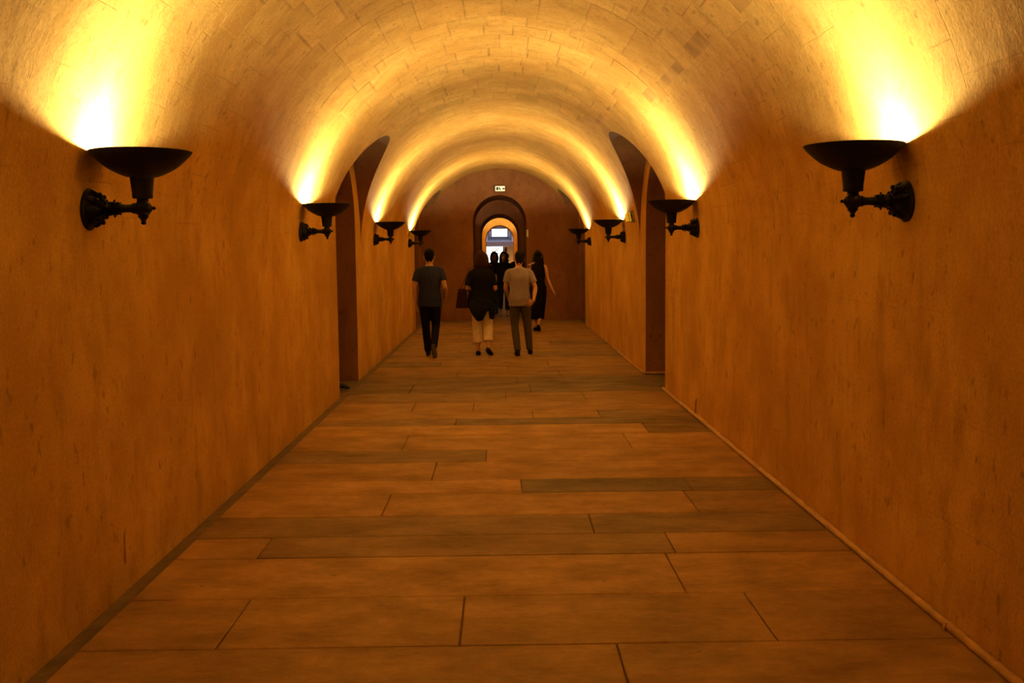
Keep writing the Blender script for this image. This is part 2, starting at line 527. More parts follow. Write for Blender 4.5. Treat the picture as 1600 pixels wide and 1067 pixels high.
def mortar(y0, y1, lim):
    mb = MB(); n = 40; a0 = R_(90-lim)
    for r in (RAD-.0003, RAD+.004):
        for yy in (y0, y1):
            mb.v += [(r*math.sin(-a0+2*a0*k/n), yy, SPRING+r*math.cos(-a0+2*a0*k/n)) for k in range(n+1)]
    m_ = n+1
    for k in range(n): mb.f += [(k, k+1, m_+k+1, m_+k), (2*m_+k, 2*m_+k+1, 3*m_+k+1, 3*m_+k)]
    for k in range(n): mb.f += [(k, k+1, 2*m_+k+1, 2*m_+k), (m_+k, m_+k+1, 3*m_+k+1, 3*m_+k)]
    mb.f += [(0, m_, 3*m_, 2*m_), (n, m_+n, 3*m_+n, 2*m_+n)]
    return mb.build('mortar_bed', M_MORTAR, ceiling)
arcs = (.27, .31, .35, .40)
ring_len = [.45, .52, .38, .60, .42, .50, .36, .48, .40, .55, .42, 1.02, .36, .40, .62, .45, .50, .42, .48, .60, .45, .5]
cache = {}
y = 3.0; nb = 0; y_wide = 3.0
for ri, l in enumerate(ring_len):
    if y + l > 14.4: break
    lim = 40 if y+l < 11.45 else 48
    y_wide = y+l if lim == 40 else y_wide
    a = -R_(90-lim) - rng.uniform(0, .06)
    end = R_(90-lim)
    while a < end:
        arc = rng.choice(arcs) if l < .9 else rng.choice((.31, .40))
        if a + arc/RAD > end + .03: break
        key = (arc, l, rng.randrange(2))
        if key not in cache: cache[key] = block_mesh(arc, l, hash((round(arc*100), round(l*100), key[2])) % 1000)
        o = bpy.data.objects.new('stone_block', cache[key])
        th = a + arc/RAD/2
        o.location = (0, y+l/2, SPRING)
        o.rotation_euler = (0, th, 0)
        o.delta_location = (0, 0, 0)
        pr = rng.uniform(-.0015, .002)
        o.location.x -= pr*math.sin(th); o.location.z -= pr*math.cos(th)
        link(o, ceiling); nb += 1
        a += arc/RAD
    y += l
mortar(3.0, y_wide-.01, 42); mortar(y_wide-.01, y-.01, 50)

# ------------------------------------------------------------------ sconces
LAMP_Y = [4.91, 10.10, 15.96, 21.97]
RIM_Z, BOWL_X, BOWL_R = 2.14, .262, .234   # rim height, distance of the bowl axis from the wall

def make_sconce(light_w):
    """origin on the wall at rim height; +x points away from the wall"""
    root = empty('wall_sconce')
    cx = BOWL_X
    # back plate with its raised boss
    mb = MB(); az = -.262
    mb.lathe([(.0,-.002),(.100,-.002),(.102,.010),(.094,.018),(.090,.022),(.084,.024),(.078,.034),(.060,.044),(.050,.060),(.040,.068),(.0,.070)][1:-1], 36, 'x', (0,0,az))
    me = mb.mesh('wall_plate', M_BRONZE); sharp_smooth(me)
    plate = link(bpy.data.objects.new('wall_plate', me), root)
    leaf = MB()
    leaf.tube([(.030,.0,.085),(.046,.0,.070),(.062,0,.052),(.072,0,.040)], [(.012,.008),(.020,.012),(.016,.012),(.008,.008)], 8, 2, ref=(0,1,0))
    leaf.ball((.066,0,.066), (.012,.013,.012), 8, 6)
    lme = leaf.mesh('leaf_ornament', M_BRONZE, True)
    for k in range(8):
        o = link(bpy.data.objects.new('leaf_ornament', lme), plate)
        o.location = (0, 0, az); o.rotation_euler = (2*math.pi*k/8+.2, 0, 0)
    # arm
    mb = MB()
    mb.lathe([(.030,.060),(.034,.066),(.034,.076),(.029,.080),(.033,.090),(.036,.100),(.033,.112),(.027,.120),(.033,.124),(.034,.132),(.026,.138),
              (.030,.144),(.024,.150),(.021,.165),(.019,.185),(.020,.205),(.025,.215),(.027,.222),(.022,.226),(.030,.234),(.036,cx-.012),(.038,cx),(.036,cx+.012),(.028,cx+.022),
              (.024,cx+.026),(.026,cx+.030),(.018,cx+.036),(.012,cx+.041),(.006,cx+.046),(.009,cx+.050),(.008,cx+.055),(.003,cx+.060)], 24, 'x', (0,0,az))
    me = mb.mesh('arm', M_BRONZE); sharp_smooth(me, 50)
    arm = link(bpy.data.objects.new('arm', me), root)
    # beads and leaves cast on the arm
    bead = MB().ball((0,0,0), (.006,.006,.008), 8, 6).mesh('bead', M_BRONZE, True)
    for ring_x, rr, nn in ((.128, .035, 8), (.150, .027, 6), (.093, .036, 8)):
        for k in range(nn):
            a = 2*math.pi*k/nn
            o = link(bpy.data.objects.new('bead', bead), arm)
            o.location = (ring_x, rr*math.cos(a), az+rr*math.sin(a)); o.rotation_euler = (a-math.pi/2, 0, 0)
    # hanging finial
    mb = MB()
    mb.lathe([(.030,az-.020),(.030,az-.030),(.022,az-.034),(.026,az-.040),(.020,az-.046),(.014,az-.050),(.017,az-.054),(.009,az-.058),(.011,az-.063),(.013,az-.068),(.010,az-.074),(.004,az-.078)], 20, 'z', (cx,0,0))
    me = mb.mesh('finial', M_BRONZE); sharp_smooth(me, 50); link(bpy.data.objects.new('finial', me), root)
    # tapering socket between arm and bowl
    mb = MB()
    mb.lathe([(.028,az+.030),(.026,az+.040),(.030,az+.046),(.045,az+.046),(.047,az+.052),(.0475,az+.075),(.056,-.112),(.060,-.106)], 32, 'z', (cx,0,0))
    me = mb.mesh('socket', M_BRONZE); sharp_smooth(me, 40); link(bpy.data.objects.new('socket', me), root)
    # bowl: outer skin, rolled rim; lining is its own piece
    prof = [(.050,-.119),(.075,-.113),(.098,-.1045),(.125,-.092),(.152,-.077),(.177,-.0585),(.199,-.038),(.218,-.019),(.231,-.003),(.234,.0015),(.232,.0035),(.229,.001)]
    inner = [(.214,-.021),(.195,-.040),(.173,-.0605),(.148,-.079),(.121,-.094),(.095,-.1065),(.072,-.1150),(.050,-.1175)]
    mb = MB(); mb.lathe(prof + inner, 56, 'z', (cx,0,0))
    me = mb.mesh('bowl', M_BRONZE); sharp_smooth(me, 50); bowl = link(bpy.data.objects.new('bowl', me), root)
    mb = MB(); mb.lathe([(.010,-.1140)] + [(r-.0015, z+.0022) for r, z in reversed(inner)] + [(.2265,-.0015)], 56, 'z', (cx,0,0))
    mb.f = mb.f[:-2]
    mb.f.append(tuple(range(56)))
    me = mb.mesh('bowl_lining', M_ENAMEL, True); link(bpy.data.objects.new('bowl_lining', me), bowl)
    # halogen capsule on its holder
    mb = MB(); mb.lathe([(.020,-.114),(.020,-.092),(.012,-.088)], 16, 'z', (cx,0,0))
    holder = mb.build('lamp_holder', M_ENAMEL, root, True)
    mb = MB(); mb.lathe([(.007,-.088),(.010,-.084),(.010,-.076),(.006,-.071),(.002,-.069)], 14, 'z', (cx,0,0))
    mb.build('bulb', M_BULB, holder, True)
    ld = bpy.data.lights.new('bulb_light', 'POINT'); ld.energy = light_w; ld.color = LAMP_COL; ld.shadow_soft_size = .022
    lo = link(bpy.data.objects.new('bulb_light', ld), root); lo.location = (cx, 0, -.044)
    sd_ = bpy.data.lights.new('reflector_light', 'SPOT'); sd_.energy = light_w*SPOT_K; sd_.color = LAMP_COL; sd_.shadow_soft_size = .03
    sd_.spot_size = R_(120); sd_.spot_blend = 1.0
    so_ = link(bpy.data.objects.new('reflector_light', sd_), root); so_.location = (cx, 0, -.055)
    return root

def copy_tree(o, parent=None):
    c = o.copy(); link(c)
    if parent is not None: c.parent = parent
    for ch in o.children: copy_tree(ch, c)
    return c

proto = make_sconce(LAMP_W)
where = {0: 'nearest the viewer', 1: 'just before the side recess', 2: 'just past the side recess', 3: 'farthest, next to the end wall'}
first = True
LAMP_K = {-1: (.72, .90, .90, 1.15), 1: (.68, 1.2, 1.25, .85)}      # uneven lamp strengths; nearest pair lowered to darken the near walls
def set_power(o, k):
    for ch in o.children:
        if ch.type == 'LIGHT':
            b_ = LAMP_W*(SPOT_K if ch.data.type == 'SPOT' else 1)
            ch.data = ch.data.copy(); ch.data.energy = b_*k
for s, side in ((-1, 'left'), (1, 'right')):
    for i, y in enumerate(LAMP_Y):
        o = proto if first else copy_tree(proto)
        first = False
        o.location = (s*RAD, y, RIM_Z); o.rotation_euler = (0, 0, 0 if s < 0 else math.pi)
        set_power(o, LAMP_K[s][i])
        tag(o, f'black bronze bowl uplight on the {side} wall, {where[i]}', 'wall lamp', 'bowl uplights along the passage walls')
# same uplights light the far passage; the dim room's is unseen, added for light
dim = proto
for (x, y, rz, lab) in ((-RAD, 31.0, 0, 'unseen bowl uplight added to light the dim room, on its left wall'), (RAD, 44.2, math.pi, 'bowl uplight on the right wall of the lit passage beyond'), (-RAD, 44.2, 0, 'bowl uplight on the left wall of the lit passage beyond')):
    o = copy_tree(proto); o.location = (x, y, RIM_Z); o.rotation_euler = (0, 0, rz)
    tag(o, lab, 'wall lamp', 'bowl uplights in the rooms beyond')
    set_power(o, .5 if y < 40 else 1.6)

# ------------------------------------------------------------------ conduit along the right wall, plugs, small fittings
def pipe_thing(name, pts, r, label):
    mb = MB()
    for a, b in zip(pts[:-1], pts[1:]):
        mb.tube([a, b], [r, r], 10, 1, ref=(0, 0, 1) if abs(a[2]-b[2]) < .01 else (1, 0, 0), cap=.2)
    for p in pts[1:-1]: mb.ball(p, r*1.15, 10, 6)
    o = mb.build(name, M_PIPE, None, True)
    return tag(o, label, 'pipe')
PX = RAD-.020
near_r, far_r = 12.90-DOOR_HALF, 12.90+DOOR_HALF
runp = pipe_thing('conduit', [(PX, Y0+.02, .017), (PX, near_r+.02, .019)], .019, 'painted conduit along the foot of the right wall, nearest the viewer')
pipe_thing('conduit', [(3.4, far_r-.018, .017), (PX-.005, far_r-.018, .017), (PX, 17.6, .017)], .014, 'painted conduit turning out of the right recess and on along the wall')
clip = MB().prism([(-.024, -.001), (-.024, .012), (-.016, .034), (.004, .036), (.020, .030), (.020, -.001)], -.012, .012, 'y').mesh('pipe_clip', M_PIPE)
for y in (1.3, 2.8, 4.3, 5.9, 7.6, 9.3, 11.2):
    c = link(bpy.data.objects.new('pipe_clip', clip), runp); c.location = (PX, y, 0)
for i, y in enumerate(LAMP_Y[:3]):
    if i == 0: continue
    mb = MB()
    mb.tube([(PX, y, .02), (PX, y, .10), (PX+.004, y, .16), (PX+.012, y+.002, .185)], [.011, .011, .010, .008], 10, 2, ref=(0, 1, 0))
    mb.ball((PX, y, .03), (.02, .024, .016), 10, 6)
    o = mb.build('conduit_riser', M_PIPE, None, True)
    tag(o, ['short upright pipe stub at the right wall foot under the nearest lamp', 'short upright pipe stub at the right wall foot before the recess', 'short upright pipe stub at the right wall foot past the recess'][i], 'pipe')

# arched plug low on the left wall
mb = MB(); ol = arch_outline(.045, .08, 10, -.05)
mb.prism([(a, z) for a, z in ol], -.006, .006, 'x')
o = mb.build('wall_plug', M_SIDE); o.location = (-RAD+.004, 5.22, .13); tag(o, 'small arch-topped plug in the left wall near the floor', 'plug')

# low black lump at the left recess
mb = MB()
mb.tube([(-.11,0,.02),(-.04,.01,.04),(.05,0,.045),(.12,-.01,.02)], [(.05,.02),(.075,.03),(.07,.03),(.04,.018)], 12, 3, ref=(0,1,0))
o = mb.build('floor_lump', plain('lump_black', (.01,.009,.008), .7), None, True)
o.location = (-2.07, 13.0, -.066); tag(o, 'low black lump on the floor of the left recess', 'door stop')

# emergency light on the right wall
er = empty('emergency_light', (1.908, 14.6, 2.15)); er.rotation_euler = (0, R_(-11.8), 0); er.scale = (.8, .6, .8); tag(er, 'small yellow emergency light on the right wall past the recess', 'emergency light')
M_DARKPL = plain('dark_plastic', (.10,.055,.03), .5)
mb = MB(); mb.box((-.030, -.05, -.10), (0, .35, .10)); me = mb.mesh('back_box', M_DARKPL)
link(bpy.data.objects.new('back_box', me), er)
mb = MB(); mb.box((-.024, -.056, -.085), (-.010, -.05, .085)); mb.build('rim_strip', plain('pale_plastic', (.75,.6,.45), .5), er)
M_YEL = glow('yellow_diffuser', (1.0,.60,.03), .35)
d1 = MB().box((-.085, -.03, -.075), (-.062, .33, .085)).build('diffuser', M_YEL, er)
d2 = MB().box((-.128, -.02, -.070), (-.097, .32, .065)).build('diffuser', M_YEL, er)
MB().box((-.097, -.025, -.07), (-.085, .325, .075)).build('divider', plain('green_plastic', (.20,.18,.03), .5), er)
MB().box((-.062, .02, -.04), (-.030, .28, .04)).build('neck', M_DARKPL, er)
MB().box((-.13, -.022, -.085), (-.085, .322, -.0755)).build('lower_edge', M_DARKPL, er)

# exit sign above the doorway
ex = empty('exit_sign', (0.02, Y1, 3.205)); tag(ex, 'lit exit sign with running figure above the arched doorway', 'exit sign')
MB().box((-.150, -.05, -.075), (.130, 0, .075)).build('housing', plain('sign_housing', (.10,.035,.02), .5), ex)
MB().box((-.112, -.054, -.058), (.118, -.05, .062)).build('panel', glow('sign_panel', (1.0,.90,.55), .85), ex)
M_PICT = plain('sign_green', (.02,.035,.012), .6)
pf = MB()
pf.box((-.090, -.056, -.040), (-.040, -.0545, .040))                       # door
pf.build('pictogram_door', M_PICT, ex)
pf = MB()
def bar(mb, a, b, w):
    a = Vector((a[0], a[1])); b = Vector((b[0], b[1])); t = (b-a).normalized(); n = Vector((-t.y, t.x))*w
    mb.prism([tuple(a+n), tuple(b+n), tuple(b-n), tuple(a-n)], -.056, -.0545, 'y')
bar(pf, (-.018,.030), (-.004,-.004), .015); bar(pf, (-.004,-.004), (.022,-.044), .012); bar(pf, (-.004,-.004), (-.020,-.016), .007)
bar(pf, (-.020,-.016), (-.024,-.040), .006); bar(pf, (-.014,.016), (.008,.004), .005); bar(pf, (-.018,.02), (-.034,.002), .005)
pf.prism([(-.022+.010*math.cos(k*.7), .042+.010*math.sin(k*.7)) for k in range(9)], -.056, -.0545, 'y')
pf.build('pictogram_figure', M_PICT, ex)
pf = MB()
pf.prism([(.052, 0), (.084, .038), (.084, .017), (.116, .017), (.116, -.017), (.084, -.017), (.084, -.038)], -.056, -.0545, 'y')
pf.build('pictogram_arrow', M_PICT, ex)

# small white plate beside the doorway
sp = empty('sign_plate', (.68, Y1, 2.12)); tag(sp, 'small white plate on the right edge of the arched doorway', 'sign plate')
MB().box((-.022, -.014, -.09), (.022, 0, .09)).build('plate', plain('white_enamel', (.85,.80,.70), .4), sp)
for z in (-.075, .075): MB().ball((0, -.015, z), (.006,.004,.006), 8, 6).build('screw', M_DARKPL, sp)

# ------------------------------------------------------------------ the daylit stair hall far behind
M_LAV = plain('whitewashed_hall', (.62,.58,.66), .8)
M_STEP = plain('grey_stone_step', (.50,.51,.62), .7)
M_BROWN = plain('brown_hall_wall', (.45,.28,.12), .8)
M_DAY = glow('daylight_pane', (.93,.95,1.0), 2.2)
HY = 50.0
hall = MB()
hall.box((-1.3, HY, -.01), (-1.2, 60, 3.6)); a = hall.build('wall_left', M_LAV); tag(a, 'pale left wall of the daylit stair hall', kind='structure')
a = MB().box((1.2, HY, -.01), (1.3, 60, 3.6)).build('wall_right', M_LAV); tag(a, 'pale right wall of the daylit stair hall', kind='structure')
a = MB().box((-1.3, HY, 3.6), (1.3, 60, 3.7)).build('ceiling', M_LAV); tag(a, 'pale ceiling of the daylit stair hall', kind='structure')
a = MB().box((-1.3, 60, -.01), (1.3, 60.1, 3.7)).build('wall_back', M_LAV); tag(a, 'back wall of the daylit stair hall', kind='structure')
# upper window in a deep splayed reveal
win = empty('window_1', (0, 58.0, 2.56)); tag(win, 'bright daylit window above the stair hall beam', kind='structure')
MB().box((-.44, .03, 0), (.43, .05, .45)).build('pane', M_DAY, win)
fr = MB(); fr.box((-.50, -.02, .43), (.49, .06, .49)); fr.box((-.50, -.02, -.04), (.49, .06, 0)); fr.box((-.50, -.02, 0), (-.44, .06, .43)); fr.box((.43, -.02, 0), (.49, .06, .43))
fr.build('window_frame', plain('dark_frame', (.16,.13,.15), .6), win)
for s in (-1, 1):
    rv = MB(); xs_ = sorted((s*.50, s*.62))
    rv.prism([(s*.50, 58.0), (s*.66, 54.0), (s*1.2, 54.0), (s*1.2, 58.0)], 2.02, 3.6, 'z')
    a = rv.build('window_reveal', M_LAV); tag(a, f'pale splayed reveal on the {"left" if s < 0 else "right"} of the stair hall window', kind='structure')
for k in range(5):
    st = MB().box((-.66, 54.0+.8*k, 2.02), (.66, 54.8+.8*k, 2.245+.075*k)).build('step', M_STEP)
    tag(st, ['blue-grey stone step below the bright window, lowest', 'blue-grey stone step below the bright window, second', 'blue-grey stone step below the bright window, middle', 'blue-grey stone step below the bright window, fourth', 'blue-grey stone step below the bright window, topmost'][k], 'step', 'steps below the stair hall window')
a = MB().box((-1.2, 53.8, 2.02), (1.2, 54.0, 2.23)).build('trim_1', plain('beam_stone', (.26,.16,.14), .8)); tag(a, 'beam between the upper window and the opening below', kind='structure')
sk = empty('ceiling_fill', (0, 52.2, 3.59)); tag(sk, 'added, unseen glowing panel in the ceiling of the daylit stair hall', kind='structure')  # unseen glowing panel added to brighten the hall and its steps
MB().box((-.9, -1.4, -.02), (.9, 1.2, -.005)).build('pane', glow('fill_panel_glow', (.86,.88,1.0), 3.0), sk)
fr = MB(); fr.box((-.95, -1.45, -.04), (.95, -1.4, 0)); fr.box((-.95, 1.2, -.04), (.95, 1.25, 0)); fr.box((-.95, -1.4, -.04), (-.9, 1.2, 0)); fr.box((.9, -1.4, -.04), (.95, 1.2, 0))
fr.build('window_frame', M_LAV, sk)  # frame of the added ceiling panel
# opening below, bright outside
lw = empty('window_2', (-.27, 58.6, .9)); tag(lw, 'bright garden opening below the stair hall beam', kind='structure')
MB().box((-.50, .03, -.88), (.44, .05, 1.1)).build('pane', glow('garden_light', (1.0,.96,.86), 1.7), lw)
MB().box((.44, -.02, -.88), (.50, .06, 1.1)).build('window_frame', plain('dark_frame_b', (.10,.07,.05), .6), lw)
a = MB().box((.20, 58.3, 0), (1.2, 58.5, 2.02)).build('wall_partition', M_BROWN); tag(a, 'brown wall to the right of the garden opening', kind='structure')
# shrub seen against the opening
sh = empty('shrub', (-.22, 57.4, 0)); tag(sh, 'leafy shrub in front of the bright garden opening', 'shrub')
MB().lathe([(.12,0),(.16,.28),(.17,.30),(.15,.30)], 16).build('pot', M_BROWN, sh, True)
MB().tube([(0,0,.28),(.02,0,.8),(-.03,0,1.35),(.0,0,1.75)], [.025,.02,.015,.01], 8, 3).build('stem', M_DARKPL, sh, True)
lf = MB(); q = random.Random(3)
for k in range(90):
    c = Vector((q.gauss(0, .20), q.gauss(0, .15), min(1.92, 1.74+q.gauss(0, .14))))
    u = Vector((q.uniform(-1,1), q.uniform(-1,1), q.uniform(-1,1))).normalized(); w = u.orthogonal().normalized()
    lf.add([c-u*.055, c+w*.02, c+u*.055, c-w*.02], [(0,1,2,3)])
lo_ = lf.build('foliage', plain('dark_leaf', (.06,.07,.03), .6), sh); lo_['kind'] = 'stuff'
# dark statue on a pedestal
sb = empty('statue', (.33, 56.6, .0)); sb.scale = (1.0, 1.0, 1.10); tag(sb, 'dark bust on a pedestal beside the garden opening', 'statue')
M_ST = plain('dark_statue', (.07,.045,.03), .7)
MB().lathe([(.20,0),(.20,.10),(.16,.14),(.15,1.05),(.19,1.10),(.19,1.16)], 4).build('pedestal', M_ST, sb)
mb = MB()
mb.tube([(0,0,1.16),(0,0,1.30),(0,0,1.42),(0,0,1.50),(0,0,1.56)], [(.10,.09),(.19,.11),(.17,.10),(.06,.06),(.055,.06)], 12, 3)
mb.tube([(0,-.02,1.53),(0,-.03,1.60),(0,-.02,1.70),(0,0,1.77)], [(.055,.06),(.075,.09),(.08,.10),(.04,.05)], 12, 3)
mb.tube([(0,-.11,1.66),(0,-.14,1.62)], [.012,.018], 8, 2)
remesh(mb, 'bust', M_ST, sb, .012)
hl = bpy.data.lights.new('wall_fill_light', 'POINT'); hl.energy = 60; hl.color = (1,.62,.25); hl.shadow_soft_size = .05  # unseen lamp added to turn the brown hall wall orange
tl = empty('fill_lamp', (.95, 57.6, 0)); tag(tl, 'added, unseen uplight behind the bust that lights the brown wall', 'fill lamp')
MB().lathe([(.09,0),(.09,.02),(.03,.04),(.03,.10),(.07,.12),(.09,.17),(.085,.17),(.06,.13),(.02,.125)], 20).build('lamp_housing', M_DARKPL, tl, True)
h = link(bpy.data.objects.new('wall_fill_light', hl), tl); h.location = (0, 0, .22)

# ------------------------------------------------------------------ people
SK = plain('skin', (.50,.27,.17), .55, 0, .08)
DARK_SHOE = plain('dark_shoe', (.012,.010,.009), .7, 0, .2, 20, .1)  # shoes dark in their own colour

def hand(mb, w, d, palm_n, s=1.0, curl=.5, thumb=1):
    """hand at wrist w pointing along d; palm faces palm_n"""
    d = Vector(d).normalized(); n = Vector(palm_n); n = (n - d*n.dot(d)).normalized(); a = d.cross(n)*thumb
    w = Vector(w)
    mb.tube([w-d*.02, w+d*.02*s, w+d*.055*s, w+d*.09*s], [(.022*s,.017*s),(.030*s,.016*s),(.041*s,.016*s),(.040*s,.013*s)], 12, 2, ref=tuple(a))
    for k, ln in enumerate((.074, .083, .077, .060)):
        off = a*(.033-.022*k)*s
        b = w + d*.085*s + off
        spread = a*(.05*(1.5-k)*.35)
        p1 = b + (d+spread).normalized()*ln*.42*s + n*ln*.12*curl*s
        p2 = p1 + (d*(1-.45*curl)+spread+n*curl*.9).normalized()*ln*.33*s
        p3 = p2 + (d*(1-.9*curl)+n*curl*1.2).normalized()*ln*.25*s
        mb.tube([b, p1, p2, p3], [.0088*s, .0082*s, .0076*s, .0062*s], 8, 2, ref=tuple(a))
    b = w + d*.03*s + a*.028*s
    p1 = b + (d*.55 + a*.75 + n*.25).normalized()*.038*s
    p2 = p1 + (d*.85 + a*.25 + n*.35).normalized()*.030*s
    mb.tube([b, p1, p2], [.0125*s, .0105*s, .0080*s], 8, 2, ref=tuple(n))

def person(name_label, loc, rz, P):
    """figure facing +y in its own frame; P holds the pose and the clothes"""
    s = P.get('h', 1.70)/1.70
    root = empty('person', loc, rz); root.scale = (s, s, s)
    tag(root, name_label, 'person', P.get('group'))
    fem = P.get('fem', False); vx = P.get('voxel', .0048); bw = P.get('build', 1.0)
    lean = Vector(P.get('lean', (0, 0)) + (0,)) if len(P.get('lean', (0, 0))) == 2 else Vector(P['lean'])
    def L(p): # lean grows with height above the hips
        p = Vector(p); k = max(0, p.z-.9)/.8
        return p + lean*k
    sw = .155 if fem else .175
    sh = {-1: L((-sw, 0, 1.375)), 1: L((sw, 0, 1.375))}
    el = {-1: L(P['el'][0]), 1: L(P['el'][1])}; wr_ = {-1: L(P['wr'][0]), 1: L(P['wr'][1])}
    hp = {-1: Vector((-.085, 0, .89)), 1: Vector((.085, 0, .89))}
    kn = {-1: Vector(P['kn'][0]), 1: Vector(P['kn'][1])}; an = {-1: Vector(P['an'][0]), 1: Vector(P['an'][1])}
    fd = {-1: Vector(P.get('fd', ((0,1,0),(0,1,0)))[0]).normalized(), 1: Vector(P.get('fd', ((0,1,0),(0,1,0)))[1]).normalized()}
    ht = P.get('head_turn', 0.0); hd = Vector(P.get('head_off', (0, 0, 0)))
    def Hd(p):
        p = Vector(p); z0 = 1.50
        p = Vector((p.x*1.08, p.y*1.08, 1.472+(p.z-1.472)*1.06-.012)); q = Matrix.Rotation(ht, 3, 'Z') @ Vector((p.x, p.y, 0)); tilt = P.get('head_tilt', 0.0)
        k = p.z - z0
        return L(Vector((q.x, q.y + k*tilt, p.z))) + hd*min(1, max(0, k/.1))
    hips = .172 if fem else .160
    tz = [(.84,.125,.09,0), (.92,hips,.112,-.005), (1.05,.128 if fem else .142,.095,0), (1.18,.138 if fem else .155,.105,.005), (1.30,.15 if fem else .172,.105,0), (1.385,.128 if fem else .145,.082,-.005), (1.435,.088,.066,-.008), (1.475,.058,.060,-.003), (1.53,.054,.059,.004)]
    def torso(mb, lo, hi, add, n=20, flare=0.0):
        pts = []; rad = []
        for z, rx, ry, cy in tz:
            if lo-1e-6 <= z <= hi+1e-6:
                pts.append(L((0, cy, z))); rad.append(((rx+add)*bw + flare*max(0, 1.1-z), (ry+add)*bw + flare*max(0, 1.1-z)))
        mb.tube(pts, rad, n, 4, cap=.15)
    # body: one continuous surface
    b = MB()
    torso(b, 0, 2, -.008)
    b.tube([Hd((0,.030,1.478)), Hd((0,.022,1.505)), Hd((0,.012,1.555)), Hd((0,.002,1.615)), Hd((0,-.004,1.665)), Hd((0,-.004,1.692))],
           [(.036,.046), (.056,.074), (.068,.090), (.073,.096), (.062,.080), (.034,.044)], 16, 4, ref=(math.cos(ht), math.sin(ht), 0))
    b.tube([Hd((0,.092,1.600)), Hd((0,.108,1.575)), Hd((0,.112,1.562)), Hd((0,.092,1.553))], [.009,.012,.014,.010], 8, 2)       # nose
    b.tube([Hd((-.022,.090,1.527)), Hd((0,.098,1.529)), Hd((.022,.090,1.527))], [.006,.009,.006], 8, 2, ref=(0,0,1))             # mouth
    for sd in (-1, 1):
        b.tube([Hd((sd*.074,-.004,1.605)), Hd((sd*.080,-.012,1.590)), Hd((sd*.074,-.004,1.558))], [(.006,.016),(.007,.018),(.005,.010)], 8, 2)
        S, E, W_ = sh[sd], el[sd], wr_[sd]
        k = .86 if fem else 1.0
        b.tube([S + (S-E)*.05 - Vector((sd*.02,0,0)), S.lerp(E, .3), S.lerp(E, .7), E, E.lerp(W_, .3), E.lerp(W_, .7), W_], [.050*k,.047*k,.041*k,.037*k,.038*k,.030*k,.024*k], 12, 3)
        hdv = P.get('hd', (None, None))[0 if sd < 0 else 1] or (W_-E)
        hand(b, W_, hdv, P.get('pn', ((1,0,0),(-1,0,0)))[0 if sd < 0 else 1], .98 if not fem else .9, P.get('curl', .5), 1 if sd < 0 else -1)
        Hp, K, A = hp[sd], kn[sd], an[sd]
        b.tube([Hp, Hp.lerp(K,.35), Hp.lerp(K,.75), K, K.lerp(A,.3), K.lerp(A,.75), A], [.082,.076,.060,.052,.054,.040,.034], 12, 3)
        f = fd[sd]; upf = (K-A).normalized(); upf = (upf - f*upf.dot(f)).normalized()
        b.tube([A-f*.03-upf*.035, A+f*.03-upf*.04, A+f*.13-upf*.055], [.030,.032,.022], 10, 3)
    body = remesh(b, 'body', SK, root, vx, 3)
    # eyes
    ey = plain('eye', (.03,.02,.015), .2)
    if P.get('face'):
        for sd in (-1, 1): MB().ball(Hd((sd*.030,.088,1.598)), (.012,.006,.007), 10, 6).build('eye', ey, body, True)
        for sd in (-1, 1): MB().tube([Hd((sd*.014,.094,1.618)), Hd((sd*.045,.084,1.617))], [.004,.003], 6, 1, ref=(0,0,1)).build('eyebrow', P['hair'], body, True)
        MB().tube([Hd((-.02,.1015,1.527)), Hd((0,.1055,1.529)), Hd((.02,.1015,1.527))], [.003,.0045,.003], 6, 2, ref=(0,0,1)).build('lips', plain('lips', (.35,.12,.09), .5), body, True)
    # hair
    hb = MB(); hs = P.get('hair_style', 'short')
    if hs == 'short':
        hb.tube([Hd((0,-.030,1.560)), Hd((0,-.026,1.60)), Hd((0,-.020,1.650)), Hd((0,-.014,1.690)), Hd((0,-.010,1.708))], [(.066,.066),(.080,.084),(.083,.096),(.068,.078),(.036,.042)], 18, 4)
        hb.tube([Hd((-.05,.06,1.675)), Hd((0,.075,1.685)), Hd((.05,.06,1.675))], [.022,.026,.022], 10, 2, ref=(0,0,1))
        hb.tube([Hd((0,-.052,1.60)), Hd((0,-.045,1.525))], [(.058,.028),(.048,.018)], 12, 3)
    elif hs == 'bob':
        hb.tube([Hd((0,-.028,1.47)), Hd((0,-.032,1.51)), Hd((0,-.028,1.57)), Hd((0,-.018,1.64)), Hd((0,-.010,1.69)), Hd((0,-.008,1.715))], [(.088,.062),(.108,.078),(.108,.092),(.096,.104),(.072,.082),(.038,.044)], 20, 4)
        for sd in (-1, 1): hb.tube([Hd((sd*.07,.03,1.67)), Hd((sd*.092,.04,1.60)), Hd((sd*.095,.045,1.52)), Hd((sd*.085,.04,1.47))], [.022,.022,.022,.016], 10, 3)
        hb.tube([Hd((-.05,.06,1.68)), Hd((0,.072,1.69)), Hd((.05,.06,1.68))], [.022,.026,.022], 10, 2, ref=(0,0,1))
    else:
        hb.tube([Hd((0,-.03,1.56)), Hd((0,-.024,1.60)), Hd((0,-.018,1.650)), Hd((0,-.012,1.69)), Hd((0,-.008,1.712))], [(.082,.070),(.088,.086),(.088,.098),(.070,.080),(.036,.042)], 18, 4)
        zl = P.get('hair_z', 1.22)
        hb.tube([Hd((0,-.045,1.62)), Hd((0,-.062,1.54)), Hd((0,-.085,1.44)), L((0,-.115,(1.42+zl)/2)), L((0,-.118,zl))], [(.082,.055),(.092,.052),(.105,.042),(.100,.034),(.060,.020)], 16, 4)
        for sd in (-1, 1): hb.tube([Hd((sd*.05,.045,1.68)), Hd((sd*.085,.03,1.60)), Hd((sd*.090,.02,1.50)), L((sd*.095,.045,1.38)), L((sd*.085,.075,1.28))], [.024,.023,.025,.028,.014], 10, 3)
